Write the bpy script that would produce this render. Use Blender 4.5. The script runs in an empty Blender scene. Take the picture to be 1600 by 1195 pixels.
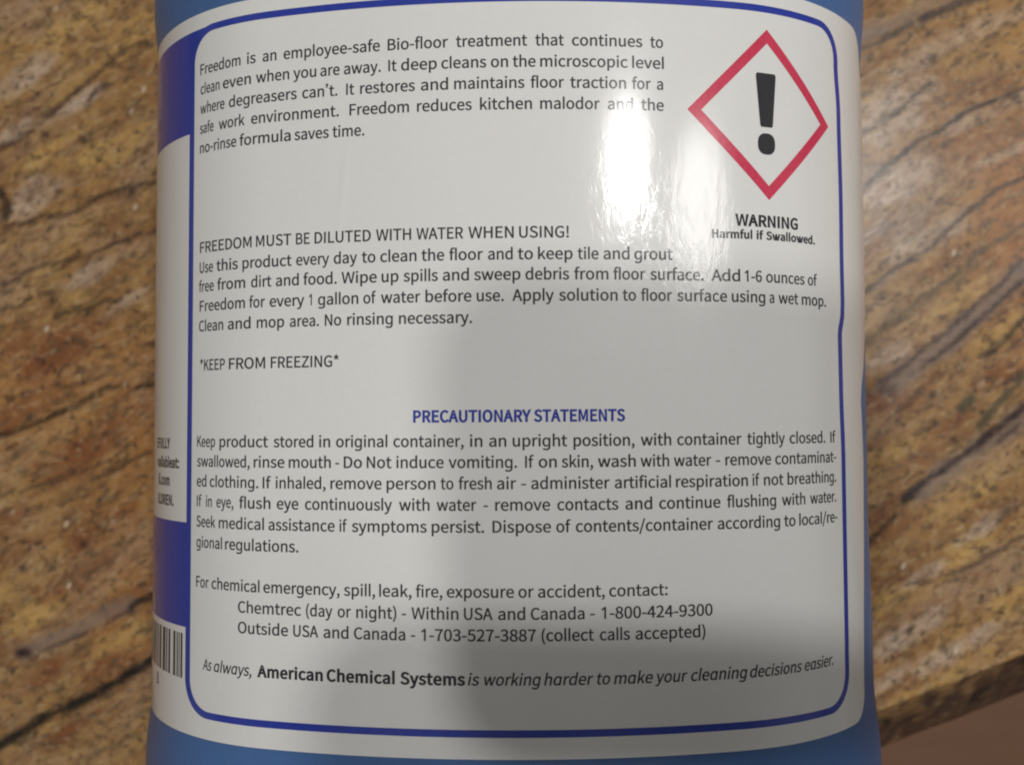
import bpy, bmesh, math, random
from math import sin, cos, pi, hypot, radians
from mathutils import Vector, Matrix, noise
from mathutils.geometry import tessellate_polygon

C = bpy.context.scene.collection
sc = bpy.context.scene
random.seed(7)
MM = 0.001
H = 120.0                                   # thickness of the jug lying on its back, mm

# ------------------------------------------------------------------ camera
def wpt(x, z, y):
    """jug millimetres (x across, z along the jug, y depth below its front) -> world metres"""
    return Vector((x*MM, z*MM, (H-y)*MM))

F_PX, CX, CY = 1514.48, 7.4423, -164.157
YAW, PIT, ROL = 0.0321337, 0.0386694, 0.0043878
def cam_axes():
    cy, sy, cp, sp, cr, sr = cos(YAW), sin(YAW), cos(PIT), sin(PIT), cos(ROL), sin(ROL)
    Rz = Matrix(((cy,-sy,0),(sy,cy,0),(0,0,1))); Rx = Matrix(((1,0,0),(0,cp,-sp),(0,sp,cp))); Ry = Matrix(((cr,0,sr),(0,1,0),(-sr,0,cr)))
    M = Rz @ Rx @ Ry
    conv = lambda v: Vector((v[0], v[2], -v[1]))
    return conv(M.col[0]), conv(M.col[1]), conv(M.col[2])
AX_R, AX_F, AX_U = cam_axes()
CAM = wpt(CX, 0.0, CY)
cd = bpy.data.cameras.new('camera'); co = bpy.data.objects.new('camera', cd); C.objects.link(co)
m = Matrix.Identity(4)
for i, a in enumerate((AX_R, AX_U, -AX_F)):
    for j in range(3): m[j][i] = a[j]
for j in range(3): m[j][3] = CAM[j]
co.matrix_world = m
cd.sensor_width = 4.54; cd.lens = F_PX/1600*4.54
cd.clip_start = 0.002; cd.clip_end = 50
cd.dof.use_dof = True; cd.dof.focus_distance = 0.171; cd.dof.aperture_fstop = 2.5
sc.camera = co

# ------------------------------------------------------------------ light
w = bpy.data.worlds.new('World'); sc.world = w; w.use_nodes = True
bg = w.node_tree.nodes['Background']; bg.inputs[0].default_value = (1.0, 0.95, 0.89, 1); bg.inputs[1].default_value = 0.185
# a dim room around: brighter and darker directions, so that glossy things have something to mirror
wt = w.node_tree; wc = wt.nodes.new('ShaderNodeTexCoord'); wn = wt.nodes.new('ShaderNodeTexNoise'); wn.inputs['Scale'].default_value = 2.2; wn.inputs['Detail'].default_value = 1
wr = wt.nodes.new('ShaderNodeValToRGB'); wr.color_ramp.elements[0].position = .38; wr.color_ramp.elements[1].position = .66
wr.color_ramp.elements[0].color = (.40, .395, .385, 1); wr.color_ramp.elements[1].color = (1.9, 1.85, 1.77, 1)
wt.links.new(wc.outputs['Generated'], wn.inputs['Vector']); wt.links.new(wn.outputs['Fac'], wr.inputs['Fac']); wt.links.new(wr.outputs['Color'], bg.inputs[0])
def lamp(name, pos, target, radius, power, col=(1, .93, .85), spread=180):
    d = bpy.data.lights.new(name, 'AREA'); d.shape = 'DISK'; d.size = radius*2; d.energy = power; d.color = col
    d.spread = radians(spread)
    o = bpy.data.objects.new(name, d); C.objects.link(o); o.location = pos
    o.rotation_euler = (Vector(target)-Vector(pos)).to_track_quat('-Z', 'Y').to_euler()
    return o
LC = (1, .98, .945)
lamp('ceiling_downlight', (0.552, 0.468, 1.62), (0, 0, .12), .044, 10.0, LC)
lamp('ceiling_downlight', (0.979, 0.424, 1.62), (0, 0, .12), .150, 2.8, LC)
lamp('ceiling_downlight', (0.390, 0.010, 1.62), (0, 0, .12), .046, 6.8, LC)
sc.cycles.filter_width = 2.1          # the soft lens of a phone
sc.view_settings.view_transform = 'Standard'; sc.view_settings.look = 'None'
sc.view_settings.exposure = -0.21; sc.view_settings.gamma = 1.0; sc.view_settings.use_curve_mapping = False

# ------------------------------------------------------------------ material helpers
class NT:
    def __init__(s, name):
        s.m = bpy.data.materials.new(name); s.m.use_nodes = True; s.t = s.m.node_tree; s.b = s.t.nodes['Principled BSDF']
    def n(s, typ, ins=None, **kw):
        q = s.t.nodes.new(typ)
        for k_, v in kw.items(): setattr(q, k_, v)
        for k_, v in (ins or {}).items():
            if isinstance(v, bpy.types.NodeSocket): s.t.links.new(v, q.inputs[k_])
            else: q.inputs[k_].default_value = v
        return q
    def set(s, **kw):
        for k_, v in kw.items():
            k_ = k_.replace('_', ' ')
            if isinstance(v, bpy.types.NodeSocket): s.t.links.new(v, s.b.inputs[k_])
            else: s.b.inputs[k_].default_value = v
    def ramp(s, fac, stops):
        r = s.n('ShaderNodeValToRGB', {'Fac': fac}); e = r.color_ramp.elements
        while len(e) < len(stops): e.new(.5)
        for el, (p, c) in zip(e, stops):
            el.position = p; el.color = (c, c, c, 1) if isinstance(c, (int, float)) else (*c, 1)
        return r.outputs['Color']
    def mix(s, fac, a, b, typ='MIX'):
        q = s.n('ShaderNodeMix', data_type='RGBA', blend_type=typ)
        for i, v in ((0, fac), (6, a), (7, b)):
            if isinstance(v, bpy.types.NodeSocket): s.t.links.new(v, q.inputs[i])
            else: q.inputs[i].default_value = v if i == 0 else (*v, 1)
        return q.outputs[2]
    def math(s, op, a, b=0.0, clamp=False):
        q = s.n('ShaderNodeMath', operation=op, use_clamp=clamp)
        for i, v in ((0, a), (1, b)):
            if isinstance(v, bpy.types.NodeSocket): s.t.links.new(v, q.inputs[i])
            else: q.inputs[i].default_value = v
        return q.outputs[0]
    def noise(s, vec, scale, detail=3, rough=.55, dist=0.0):
        return s.n('ShaderNodeTexNoise', {'Vector': vec, 'Scale': scale, 'Detail': detail, 'Roughness': rough, 'Distortion': dist}).outputs['Fac']
    def mapping(s, vec, rot=(0, 0, 0), scale=(1, 1, 1), loc=(0, 0, 0)):
        return s.n('ShaderNodeMapping', {'Vector': vec, 'Rotation': rot, 'Scale': scale, 'Location': loc}).outputs['Vector']

def laminate(name, col, mottled=False):
    """film-laminated print: matt colour under a glossy, faintly crinkled clear film"""
    t = NT(name); co_ = t.n('ShaderNodeTexCoord').outputs['Object']
    slow = t.noise(t.mapping(co_, scale=(1, .45, 1)), 55, 2)
    fine = t.noise(t.mapping(co_, rot=(0, 0, radians(-32)), scale=(1, .35, 1)), 620, 4, .6, .6)
    grain = t.noise(co_, 2600, 2)
    # the film is crumpled below the first paragraph at the right
    sx = t.n('ShaderNodeSeparateXYZ', {'Vector': co_})
    dx = t.math('SUBTRACT', sx.outputs['X'], .028); dy = t.math('SUBTRACT', sx.outputs['Y'], .029)
    rr = t.math('ADD', t.math('POWER', t.math('MULTIPLY', dx, 1/.014), 2), t.math('POWER', t.math('MULTIPLY', dy, 1/.013), 2))
    mask = t.math('ADD', t.math('MULTIPLY', t.math('POWER', 2.718, t.math('MULTIPLY', rr, -1.0)), 1.0), .05)
    h = t.math('ADD', t.math('MULTIPLY', slow, WR_SLOW), t.math('MULTIPLY', t.math('MULTIPLY', fine, mask), WR_FINE))
    h = t.math('ADD', h, t.math('MULTIPLY', grain, WR_GRAIN))
    bump = t.n('ShaderNodeBump', {'Strength': 1.0, 'Distance': 1.0, 'Height': h}).outputs['Normal']
    if mottled:
        g = t.noise(co_, 900, 2)
        c = t.mix(g, tuple(a*.97 for a in col), tuple(min(1, a*1.03) for a in col))
        t.set(Base_Color=c)
    else:
        g = t.noise(co_, 1500, 3)
        t.set(Base_Color=t.mix(g, tuple(a*.75 for a in col), tuple(min(1, a*1.25) for a in col)))
    # the paper itself: gentle swells and one long crease down from the first paragraph
    cx = t.math('SUBTRACT', t.math('ADD', sx.outputs['X'], .0272), t.math('MULTIPLY', t.math('SUBTRACT', sx.outputs['Y'], .040), .11))
    cr = t.math('POWER', 2.718, t.math('MULTIPLY', t.math('POWER', t.math('MULTIPLY', cx, 1/.0007), 2), -1.0))
    cl = t.math('POWER', 2.718, t.math('MULTIPLY', t.math('POWER', t.math('MULTIPLY', t.math('SUBTRACT', sx.outputs['Y'], .040), 1/.010), 2), -1.0))
    soft = t.math('ADD', t.math('MULTIPLY', t.noise(co_, 60, 2), .00013), t.math('MULTIPLY', t.math('MULTIPLY', cr, cl), .00005))
    t.set(Normal=t.n('ShaderNodeBump', {'Strength': 1.0, 'Distance': 1.0, 'Height': soft}).outputs['Normal'])
    t.set(Roughness=.55, Coat_Weight=1.0, Coat_Roughness=.115, Coat_IOR=1.5, Coat_Normal=bump, Specular_IOR_Level=.2)
    return t.m
WR_SLOW, WR_FINE, WR_GRAIN = .00006, .00007, .0000012
WHITE = laminate('label_white', (.79, .785, .77), True)
INK = laminate('label_black_ink', (.030, .029, .034))
INK_BOLD = laminate('label_bold_ink', (.016, .016, .022))
BLUE = laminate('label_blue_ink', (.020, .042, .35))
RED = laminate('label_red_ink', (.64, .045, .10))

def plastic(name, col, rough=.35):
    t = NT(name); co_ = t.n('ShaderNodeTexCoord').outputs['Object']
    n1 = t.noise(co_, 30, 3); n2 = t.noise(co_, 900, 3)
    c = t.mix(n1, tuple(a*.82 for a in col), tuple(min(1, a*1.2) for a in col))
    bump = t.n('ShaderNodeBump', {'Strength': 1.0, 'Distance': 1.0, 'Height': t.math('ADD', t.math('MULTIPLY', n1, .0012), t.math('MULTIPLY', n2, .00002))}).outputs['Normal']
    t.set(Base_Color=c, Roughness=rough, Normal=bump, Subsurface_Weight=.35, Subsurface_Radius=(.2, .5, 1.0), Subsurface_Scale=.006)
    return t.m
BODY = plastic('blue_jug_plastic', (.066, .155, .37))
CAPM = plastic('white_cap_plastic', (.75, .75, .74), .4)

def granite():
    t = NT('golden_granite'); co_ = t.n('ShaderNodeTexCoord').outputs['Object']
    v = t.mapping(co_, rot=(0, 0, radians(-33)))
    st = t.mapping(v, scale=(1, 2.3, 1))
    warp = t.n('ShaderNodeTexNoise', {'Vector': v, 'Scale': 30.0, 'Detail': 3.0})
    wv = t.n('ShaderNodeVectorMath', {0: st, 1: t.n('ShaderNodeVectorMath', {0: warp.outputs['Color'], 1: (.02, .02, .02)}, operation='MULTIPLY').outputs[0]}, operation='ADD').outputs[0]
    a = t.noise(wv, 22, 4, .6); b = t.noise(wv, 45, 5, .65); f = t.noise(co_, 330, 4, .65); f2 = t.noise(t.mapping(v, scale=(1, 1.8, 1)), 170, 4, .7)
    big = t.noise(v, 9, 2)
    c = t.mix(t.ramp(b, [(.30, 0), (.68, 1)]), GR_BROWN, GR_GOLD)
    c = t.mix(t.ramp(a, [(.50, 0), (.72, .75)]), c, GR_MAUVE)
    c = t.mix(t.ramp(big, [(.52, 0), (.75, .8)]), c, GR_ORANGE)
    zo = t.n('ShaderNodeSeparateColor', {'Color': t.n('ShaderNodeAttribute', attribute_name='zones').outputs['Color']})
    patch = t.ramp(t.noise(wv, 60, 4, .65), [(.30, .25), (.62, 1)])
    for ch, col in ((2, GR_GOLD2), (0, GR_RUST), (1, GR_PALE)):
        c = t.mix(t.math('MULTIPLY', zo.outputs[ch], patch), c, col)
    c = t.mix(t.ramp(t.noise(t.mapping(v, scale=(1, 3.4, 1)), 46, 5, .7), [(.34, .6), (.48, 0)]), c, GR_STREAK)
    c = t.mix(t.ramp(f2, [(.34, .85), (.50, 0)]), c, GR_OLIVE)
    c = t.mix(t.ramp(f, [(.30, .9), (.44, 0)]), c, GR_DARK)
    c = t.mix(t.ramp(f, [(.58, 0), (.76, .6)]), c, GR_CREAM)
    gv = t.n('ShaderNodeTexVoronoi', {'Vector': t.mapping(wv, scale=(1, .8, 1)), 'Scale': 460.0, 'Randomness': 1.0})
    gs = t.n('ShaderNodeSeparateColor', {'Color': gv.outputs['Color']})
    c = t.mix(t.ramp(gs.outputs[0], [(.72, 0), (.97, .28)]), c, GR_CREAM)
    c = t.mix(t.ramp(gs.outputs[1], [(.68, 0), (.95, .28)]), c, GR_RUST)
    c = t.mix(t.ramp(gs.outputs[2], [(.88, 0), (.98, .45)]), c, GR_DARK)
    at = t.n('ShaderNodeAttribute', attribute_name='mineral_shade'); s = t.n('ShaderNodeSeparateColor', {'Color': at.outputs['Color']})
    at2 = t.n('ShaderNodeAttribute', attribute_name='mineral_b'); s2 = t.n('ShaderNodeSeparateColor', {'Color': at2.outputs['Color']})
    brk = t.ramp(t.noise(co_, 260, 4, .7), [(.28, .6), (.5, 1)])
    c = t.mix(t.math('MULTIPLY', s2.outputs[0], .85), c, GR_MAUVE2)
    c = t.mix(t.math('MULTIPLY', s2.outputs[1], brk), c, (.075, .07, .04))
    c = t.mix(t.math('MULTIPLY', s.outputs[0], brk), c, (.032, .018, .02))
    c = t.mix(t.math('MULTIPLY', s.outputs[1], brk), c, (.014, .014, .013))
    c = t.mix(s.outputs[2], c, (.72, .62, .48))
    bump = t.n('ShaderNodeBump', {'Strength': 1.0, 'Distance': 1.0, 'Height': t.math('ADD', t.math('MULTIPLY', t.noise(st, 60, 3), .00012), t.math('MULTIPLY', t.noise(st, 300, 3), .00003))}).outputs['Normal']
    t.set(Base_Color=c, Roughness=t.ramp(b, [(.3, .20), (.7, .30)]), Normal=bump, Specular_IOR_Level=.16)
    return t.m
GR_GOLD = (.48, .295, .105); GR_BROWN = (.22, .10, .048); GR_MAUVE = (.36, .245, .18); GR_ORANGE = (.40, .165, .05)
GR_OLIVE = (.12, .08, .045); GR_DARK = (.05, .035, .03); GR_CREAM = (.58, .42, .24); GR_MAUVE2 = (.23, .17, .14)
GR_GOLD2 = (.54, .335, .115); GR_RUST = (.22, .078, .032); GR_PALE = (.54, .41, .31); GR_STREAK = (.17, .09, .05)
GRANITE = granite()
def floor_mat():
    t = NT('brown_floor'); co_ = t.n('ShaderNodeTexCoord').outputs['Object']
    n = t.noise(t.mapping(co_, rot=(0, 0, .4), scale=(1, 6, 1)), 9, 5)
    t.set(Base_Color=t.mix(n, (.24, .12, .068), (.31, .16, .095)), Roughness=.5)
    return t.m
FLOOR = floor_mat()
def dark(name, col, r):
    t = NT(name); co_ = t.n('ShaderNodeTexCoord').outputs['Object']
    n = t.noise(co_, 700, 3)
    t.set(Base_Color=t.mix(n, tuple(a*.85 for a in col), tuple(a*1.15 for a in col)), Roughness=r)
    return t.m
BLOCKER = dark('blocker_black_shell', (.02, .02, .022), .5); GLASS = dark('blocker_dark_glass', (.01, .01, .012), .12)

# ------------------------------------------------------------------ mesh helpers
def link(name, me, mat, parent=None):
    o = bpy.data.objects.new(name, me); C.objects.link(o)
    me.materials.append(mat)
    if parent: o.parent = parent
    return o
def mesh(name, vs, fs, mat, parent=None, smooth=True, normals=None):
    me = bpy.data.meshes.new(name); me.from_pydata([tuple(v) for v in vs], [], fs); me.update()
    if smooth:
        for p in me.polygons: p.use_smooth = True
    if normals: me.normals_split_custom_set_from_vertices([tuple(n) for n in normals])
    return link(name, me, mat, parent)

# ------------------------------------------------------------------ jug cross-section
A_, THF, RC = 75.0, 0.2409, 44.1095
RF = (A_-RC*(1-sin(THF)))/sin(THF)
KSKEW = 0.0024325
def front(u):
    """arc length along the front face (mm) -> x, depth, normal angle"""
    s = 1 if u >= 0 else -1; a = abs(u); L1 = RF*THF
    if a <= L1: th = a/RF; x = RF*sin(th); y = RF-RF*cos(th)
    else:
        th = THF+(a-L1)/RC
        if th > pi/2:
            ex = (th-pi/2)*RC; th = pi/2
            x = (RF-RC)*sin(THF)+RC; y = RF-(RF-RC)*cos(THF)+ex
        else: x = (RF-RC)*sin(THF)+RC*sin(th); y = RF-(RF-RC)*cos(THF)-RC*cos(th)
    return s*x, y, s*th
def S(u, v, off=0.0):
    x, y, th = front(u); return wpt(x+sin(th)*off, v+KSKEW*u, y-cos(th)*off)
def N(u):
    th = front(u)[2]; return Vector((sin(th), 0, cos(th)))
def smooth(a, b, x):
    t = min(1, max(0, (x-a)/(b-a))); return t*t*(3-2*t)
BLOCKER_CORNER = (27.0, 25.0); BLOCKER_ROLL = 2.0; BLOCKER_PITCH = -20.0      # upper left corner of the phone-like shadow blocker beside the camera, mm; tilt in degrees
VEINS = [([[-159.7,80.9],[-155.8,82.4],[-148.0,86.2],[-142.2,90.8],[-136.4,96.2],[-126.7,104.3],[-119.0,111.2],[-112.2,114.2],[-110.2,113.4]],0.9,0.75,'p'),([[-128.6,97.1],[-124.7,101.5]],0.8,0.7,'p'),([[-155.6,69.2],[-152.8,65.7],[-153.5,62.4]],2.0,0.85,'k'),([[-153.5,58.5],[-146.7,60.4],[-138.9,61.7],[-132.1,63.1],[-123.4,68.4],[-108.2,71.5]],0.9,0.75,'p'),([[-135.8,48.7],[-129.0,50.0],[-120.3,53.3],[-108.1,57.1]],0.9,0.7,'p'),([[-157.1,41.2],[-151.3,42.1],[-143.5,46.8],[-133.8,47.7],[-128.0,49.2]],0.8,0.7,'p'),([[-155.0,33.3],[-149.2,34.4],[-144.9,37.2]],0.8,0.7,'k'),([[-138.6,31.6],[-133.6,33.1],[-127.8,33.8],[-123.0,36.1],[-118.1,36.8]],0.9,0.75,'k'),([[-137.2,10.3],[-131.4,11.3],[-125.6,13.1],[-120.2,15.6]],0.8,0.6,'p'),([[-156.4,-4.3],[-146.7,-1.6],[-138.0,2.1],[-133.2,4.0],[-127.5,7.4],[-122.7,10.1],[-117.8,10.4]],0.9,0.85,'k'),([[-113.0,10.2],[-107.3,11.5]],1.3,0.9,'k'),([[-154.1,-21.4],[-146.4,-19.9],[-136.8,-16.9],[-129.1,-14.4],[-122.4,-12.0],[-115.7,-11.2]],0.8,0.6,'p'),([[-127.2,-17.3],[-121.4,-15.0],[-109.0,-8.8]],0.9,0.7,'p'),([[-124.2,-24.8],[-118.4,-22.2]],0.8,0.5,'p'),([[-146.5,-67.7],[-138.1,-64.3],[-128.5,-59.8],[-120.0,-55.8],[-114.3,-53.8]],3.2,0.75,'m'),([[-147.6,-68.1],[-145.7,-67.9]],2.2,0.95,'p'),([[-144.7,-69.9],[-135.2,-65.2],[-126.6,-61.5],[-115.2,-55.8]],0.5,0.6,'p'),([[-114.1,-54.5],[-111.0,-52.6],[-107.0,-50.8]],1.8,0.9,'k'),([[-154.8,-96.4],[-151.0,-93.8],[-147.2,-91.4],[-141.5,-87.6],[-135.8,-84.8],[-129.2,-81.8],[-122.6,-78.8],[-115.9,-74.5],[-106.8,-69.4]],2.0,0.95,'k'),([[-133.9,-84.4],[-126.3,-81.0]],2.6,0.9,'k'),([[-129.9,-99.6],[-122.3,-96.2],[-114.8,-92.1]],0.8,0.5,'p'),([[-142.4,-91.9],[-147.2,-94.2]],1.5,0.6,'k'),([[100.4,107.5],[106.0,110.1],[111.7,113.0],[116.7,116.0]],1.0,0.8,'k'),([[98.6,111.7],[108.0,114.4],[115.5,118.7]],3.2,0.7,'m'),([[119.2,117.1],[125.7,118.5],[130.4,120.3],[136.0,123.5]],2.0,0.85,'p'),([[114.5,116.2],[119.2,120.0],[124.9,124.3]],4,0.5,'m'),([[100.9,83.7],[106.5,85.9],[112.1,90.2],[117.2,94.7],[120.6,98.0]],0.9,0.8,'k'),([[100.6,66.1],[107.4,72.5],[110.9,75.8],[116.6,80.1],[121.2,82.5],[125.9,85.6],[131.5,89.3],[138.1,94.0],[144.6,99.2],[150.2,101.7]],0.9,0.9,'k'),([[100.9,52.0],[108.7,55.7],[118.0,59.3]],4,0.45,'m'),([[100.0,35.7],[106.6,40.7],[114.0,45.7],[121.5,50.5],[127.1,56.4],[134.6,62.3],[141.1,67.1],[147.7,72.1]],1.0,0.85,'p'),([[99.8,21.1],[108.2,27.6],[117.5,35.0],[126.8,41.4],[134.3,47.9],[141.7,52.5],[149.2,58.4]],0.8,0.7,'g'),([[102.6,23.3],[113.7,30.3],[124.9,38.7],[134.2,44.7]],0.8,0.5,'g'),([[106.9,9.0],[115.2,15.1],[124.6,22.4],[132.0,28.3],[139.5,35.7],[147.0,43.5]],4.2,0.85,'m'),([[105.1,10.3],[115.3,17.7],[122.8,23.9],[130.2,30.2],[138.6,37.6],[147.0,45.9]],0.8,0.8,'p'),([[117.1,14.5],[122.6,18.7],[128.2,23.2],[135.7,30.2],[146.9,39.8]],0.9,0.85,'p'),([[111.3,2.5],[116.9,8.0],[124.4,14.5]],0.8,0.45,'p'),([[100.4,7.7],[107.8,8.1]],2,0.5,'p'),([[132.8,-2.8],[136.9,2.0],[140.6,6.0],[146.2,11.9]],1.3,0.85,'g'),([[128.7,2.4],[130.6,5.7]],1.8,0.8,'g'),([[135.4,18.1],[141.0,22.7],[146.6,28.2]],1.3,0.8,'k'),([[140.7,9.7],[146.2,13.4]],1.4,0.7,'p'),([[110.8,-23.3],[117.3,-18.2],[123.8,-13.8],[131.2,-8.7],[138.6,-2.8],[146.0,3.1]],1.4,0.95,'p'),([[116.3,-21.5],[123.7,-15.1],[131.1,-9.6],[140.4,-3.6],[147.8,2.3]],4.0,0.75,'m'),([[138.5,-6.9],[144.0,-2.3]],1.2,0.7,'p'),([[111.7,-24.3],[113.6,-22.4]],1.8,0.8,'k'),([[98.7,-38.0],[103.3,-33.4],[108.9,-27.9]],1.0,0.8,'k'),([[123.1,-45.3],[127.7,-43.5],[132.2,-41.3],[137.7,-38.0],[145.1,-33.5]],0.9,0.7,'p'),([[99.3,-56.3],[104.8,-53.6]],0.8,0.4,'g')]
SPOTS = [([-142.2,86.5],1.6),([-130.0,84.4],1.5),([-127.6,82.5],1.4),([-125.4,78.5],1.5),([-139.1,36.2],1.9),([-141.9,18.0],1.3),([-151.7,7.0],1.4),([-138.2,15.5],0.8),([-127.4,-0.6],1.2),([120.2,6.7],1.2),([125.6,11.7],0.9),([125.8,-6.3],1.4),([132.4,-50.8],1.1),([137.5,-49.9],1.0),([111.9,-60.8],1.6),([115.5,-61.4],1.0),([105.4,-69.0],1.1),([120.9,-62.6],1.0),([-142.3,-35.8],1.1),([-152.0,-35.2],1.0),([-128.8,-36.1],1.5),([120.4,-1.3],1.5),([104.7,-9.5],1.0),([-112.4,77.4],1.2),([-115.6,68.7],1.4),([-138.0,69.0],1.2)]
FLECKS = [([-128.1,107.8],1.0),([-139.6,124.5],0.7),([-115.5,93.0],0.8),([-114.6,64.3],1.0),([-116.9,10.8],0.8),([-133.1,-48.4],0.9),([-133.7,-30.1],0.7),([-116.3,-41.8],0.7),([-150.2,-26.1],0.9),([-118.9,-29.2],0.8),([104.9,-46.8],0.8),([111.0,-42.6],0.8),([137.7,-48.6],0.9),([126.9,48.0],0.8),([131.4,101.7],0.8),([134.1,9.8],1.1),([134.9,13.5],0.9),([122.8,11.1],0.8),([118.1,-25.2],0.6),([125.0,-66.8],1.0),([-112.0,99.7],1.0),([-141.3,29.5],0.8),([-140.5,27.6],0.9)]
# colour zones of the stone: kind (g gold, m pale mauve, r rust), centre, half length along the grain, half width, mm
ZONES = [('g',[-117.1,115.5],11.2,5.6),('g',[-120.6,82.4],13.1,4.7),('g',[-142.0,-56.8],13.1,4.1),('g',[-118.9,-64.2],11.2,3.4),('g',[-132.8,121.6],11.2,3.7),('g',[-144.0,79.8],9.3,2.8),('m',[-148.3,104.2],13.1,4.1),('m',[-143.8,68.1],11.2,4.7),('m',[-126.0,44.7],11.2,2.6),('m',[-152.0,86.7],7.5,2.6),('m',[-132.5,96.2],11.2,2.6),('m',[-116.2,36.0],9.3,1.9),('r',[-133.5,22.7],16.8,5.6),('r',[-146.8,3.7],15.0,4.9),('r',[-133.0,-11.6],16.8,5.6),('r',[-148.2,-26.7],13.1,3.7),('r',[-125.0,-32.4],13.1,4.5),('r',[-130.6,-45.5],13.1,3.7),('r',[-132.0,-90.4],13.1,2.6),('r',[-120.7,-73.6],13.1,4.1),('r',[-141.7,-75.5],11.2,3.0),('m',[111.2,90.6],15.0,7.5),('m',[110.8,67.9],15.0,5.6),('m',[118.9,105.7],11.2,3.7),('m',[119.7,52.7],15.0,4.1),('m',[133.3,88.4],11.2,3.0),('m',[140.4,76.9],9.3,2.2),('g',[132.0,111.2],13.1,5.6),('g',[143.2,114.8],11.2,4.7),('g',[140.8,92.0],11.2,3.0),('g',[128.5,34.0],13.1,3.4),('g',[139.2,24.6],11.2,3.7),('g',[113.0,-6.8],11.2,3.4),('g',[130.9,-21.5],11.2,3.4),('g',[126.9,-38.0],11.2,4.9),('g',[141.0,-52.6],9.3,4.9),('g',[108.5,-50.8],9.3,3.0),('r',[146.0,79.7],7.5,1.9),('r',[138.9,11.6],7.5,4.1),('r',[105.9,6.2],7.5,4.1),('r',[144.1,-1.4],7.5,2.6),('r',[108.9,-30.7],8.4,3.4),('r',[127.7,0.6],7.5,2.6),('r',[101.3,-43.5],5.6,1.9),('m',[111.9,-61.8],11.2,3.4),('m',[122.6,-67.2],11.2,3.0),('m',[133.6,-61.7],7.5,2.6),('m',[106.2,-74.5],7.5,2.2),('m',[134.3,-30.7],11.2,2.2),('m',[115.8,-45.3],7.5,1.9),('m',[106.1,17.4],9.3,2.6)]
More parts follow.
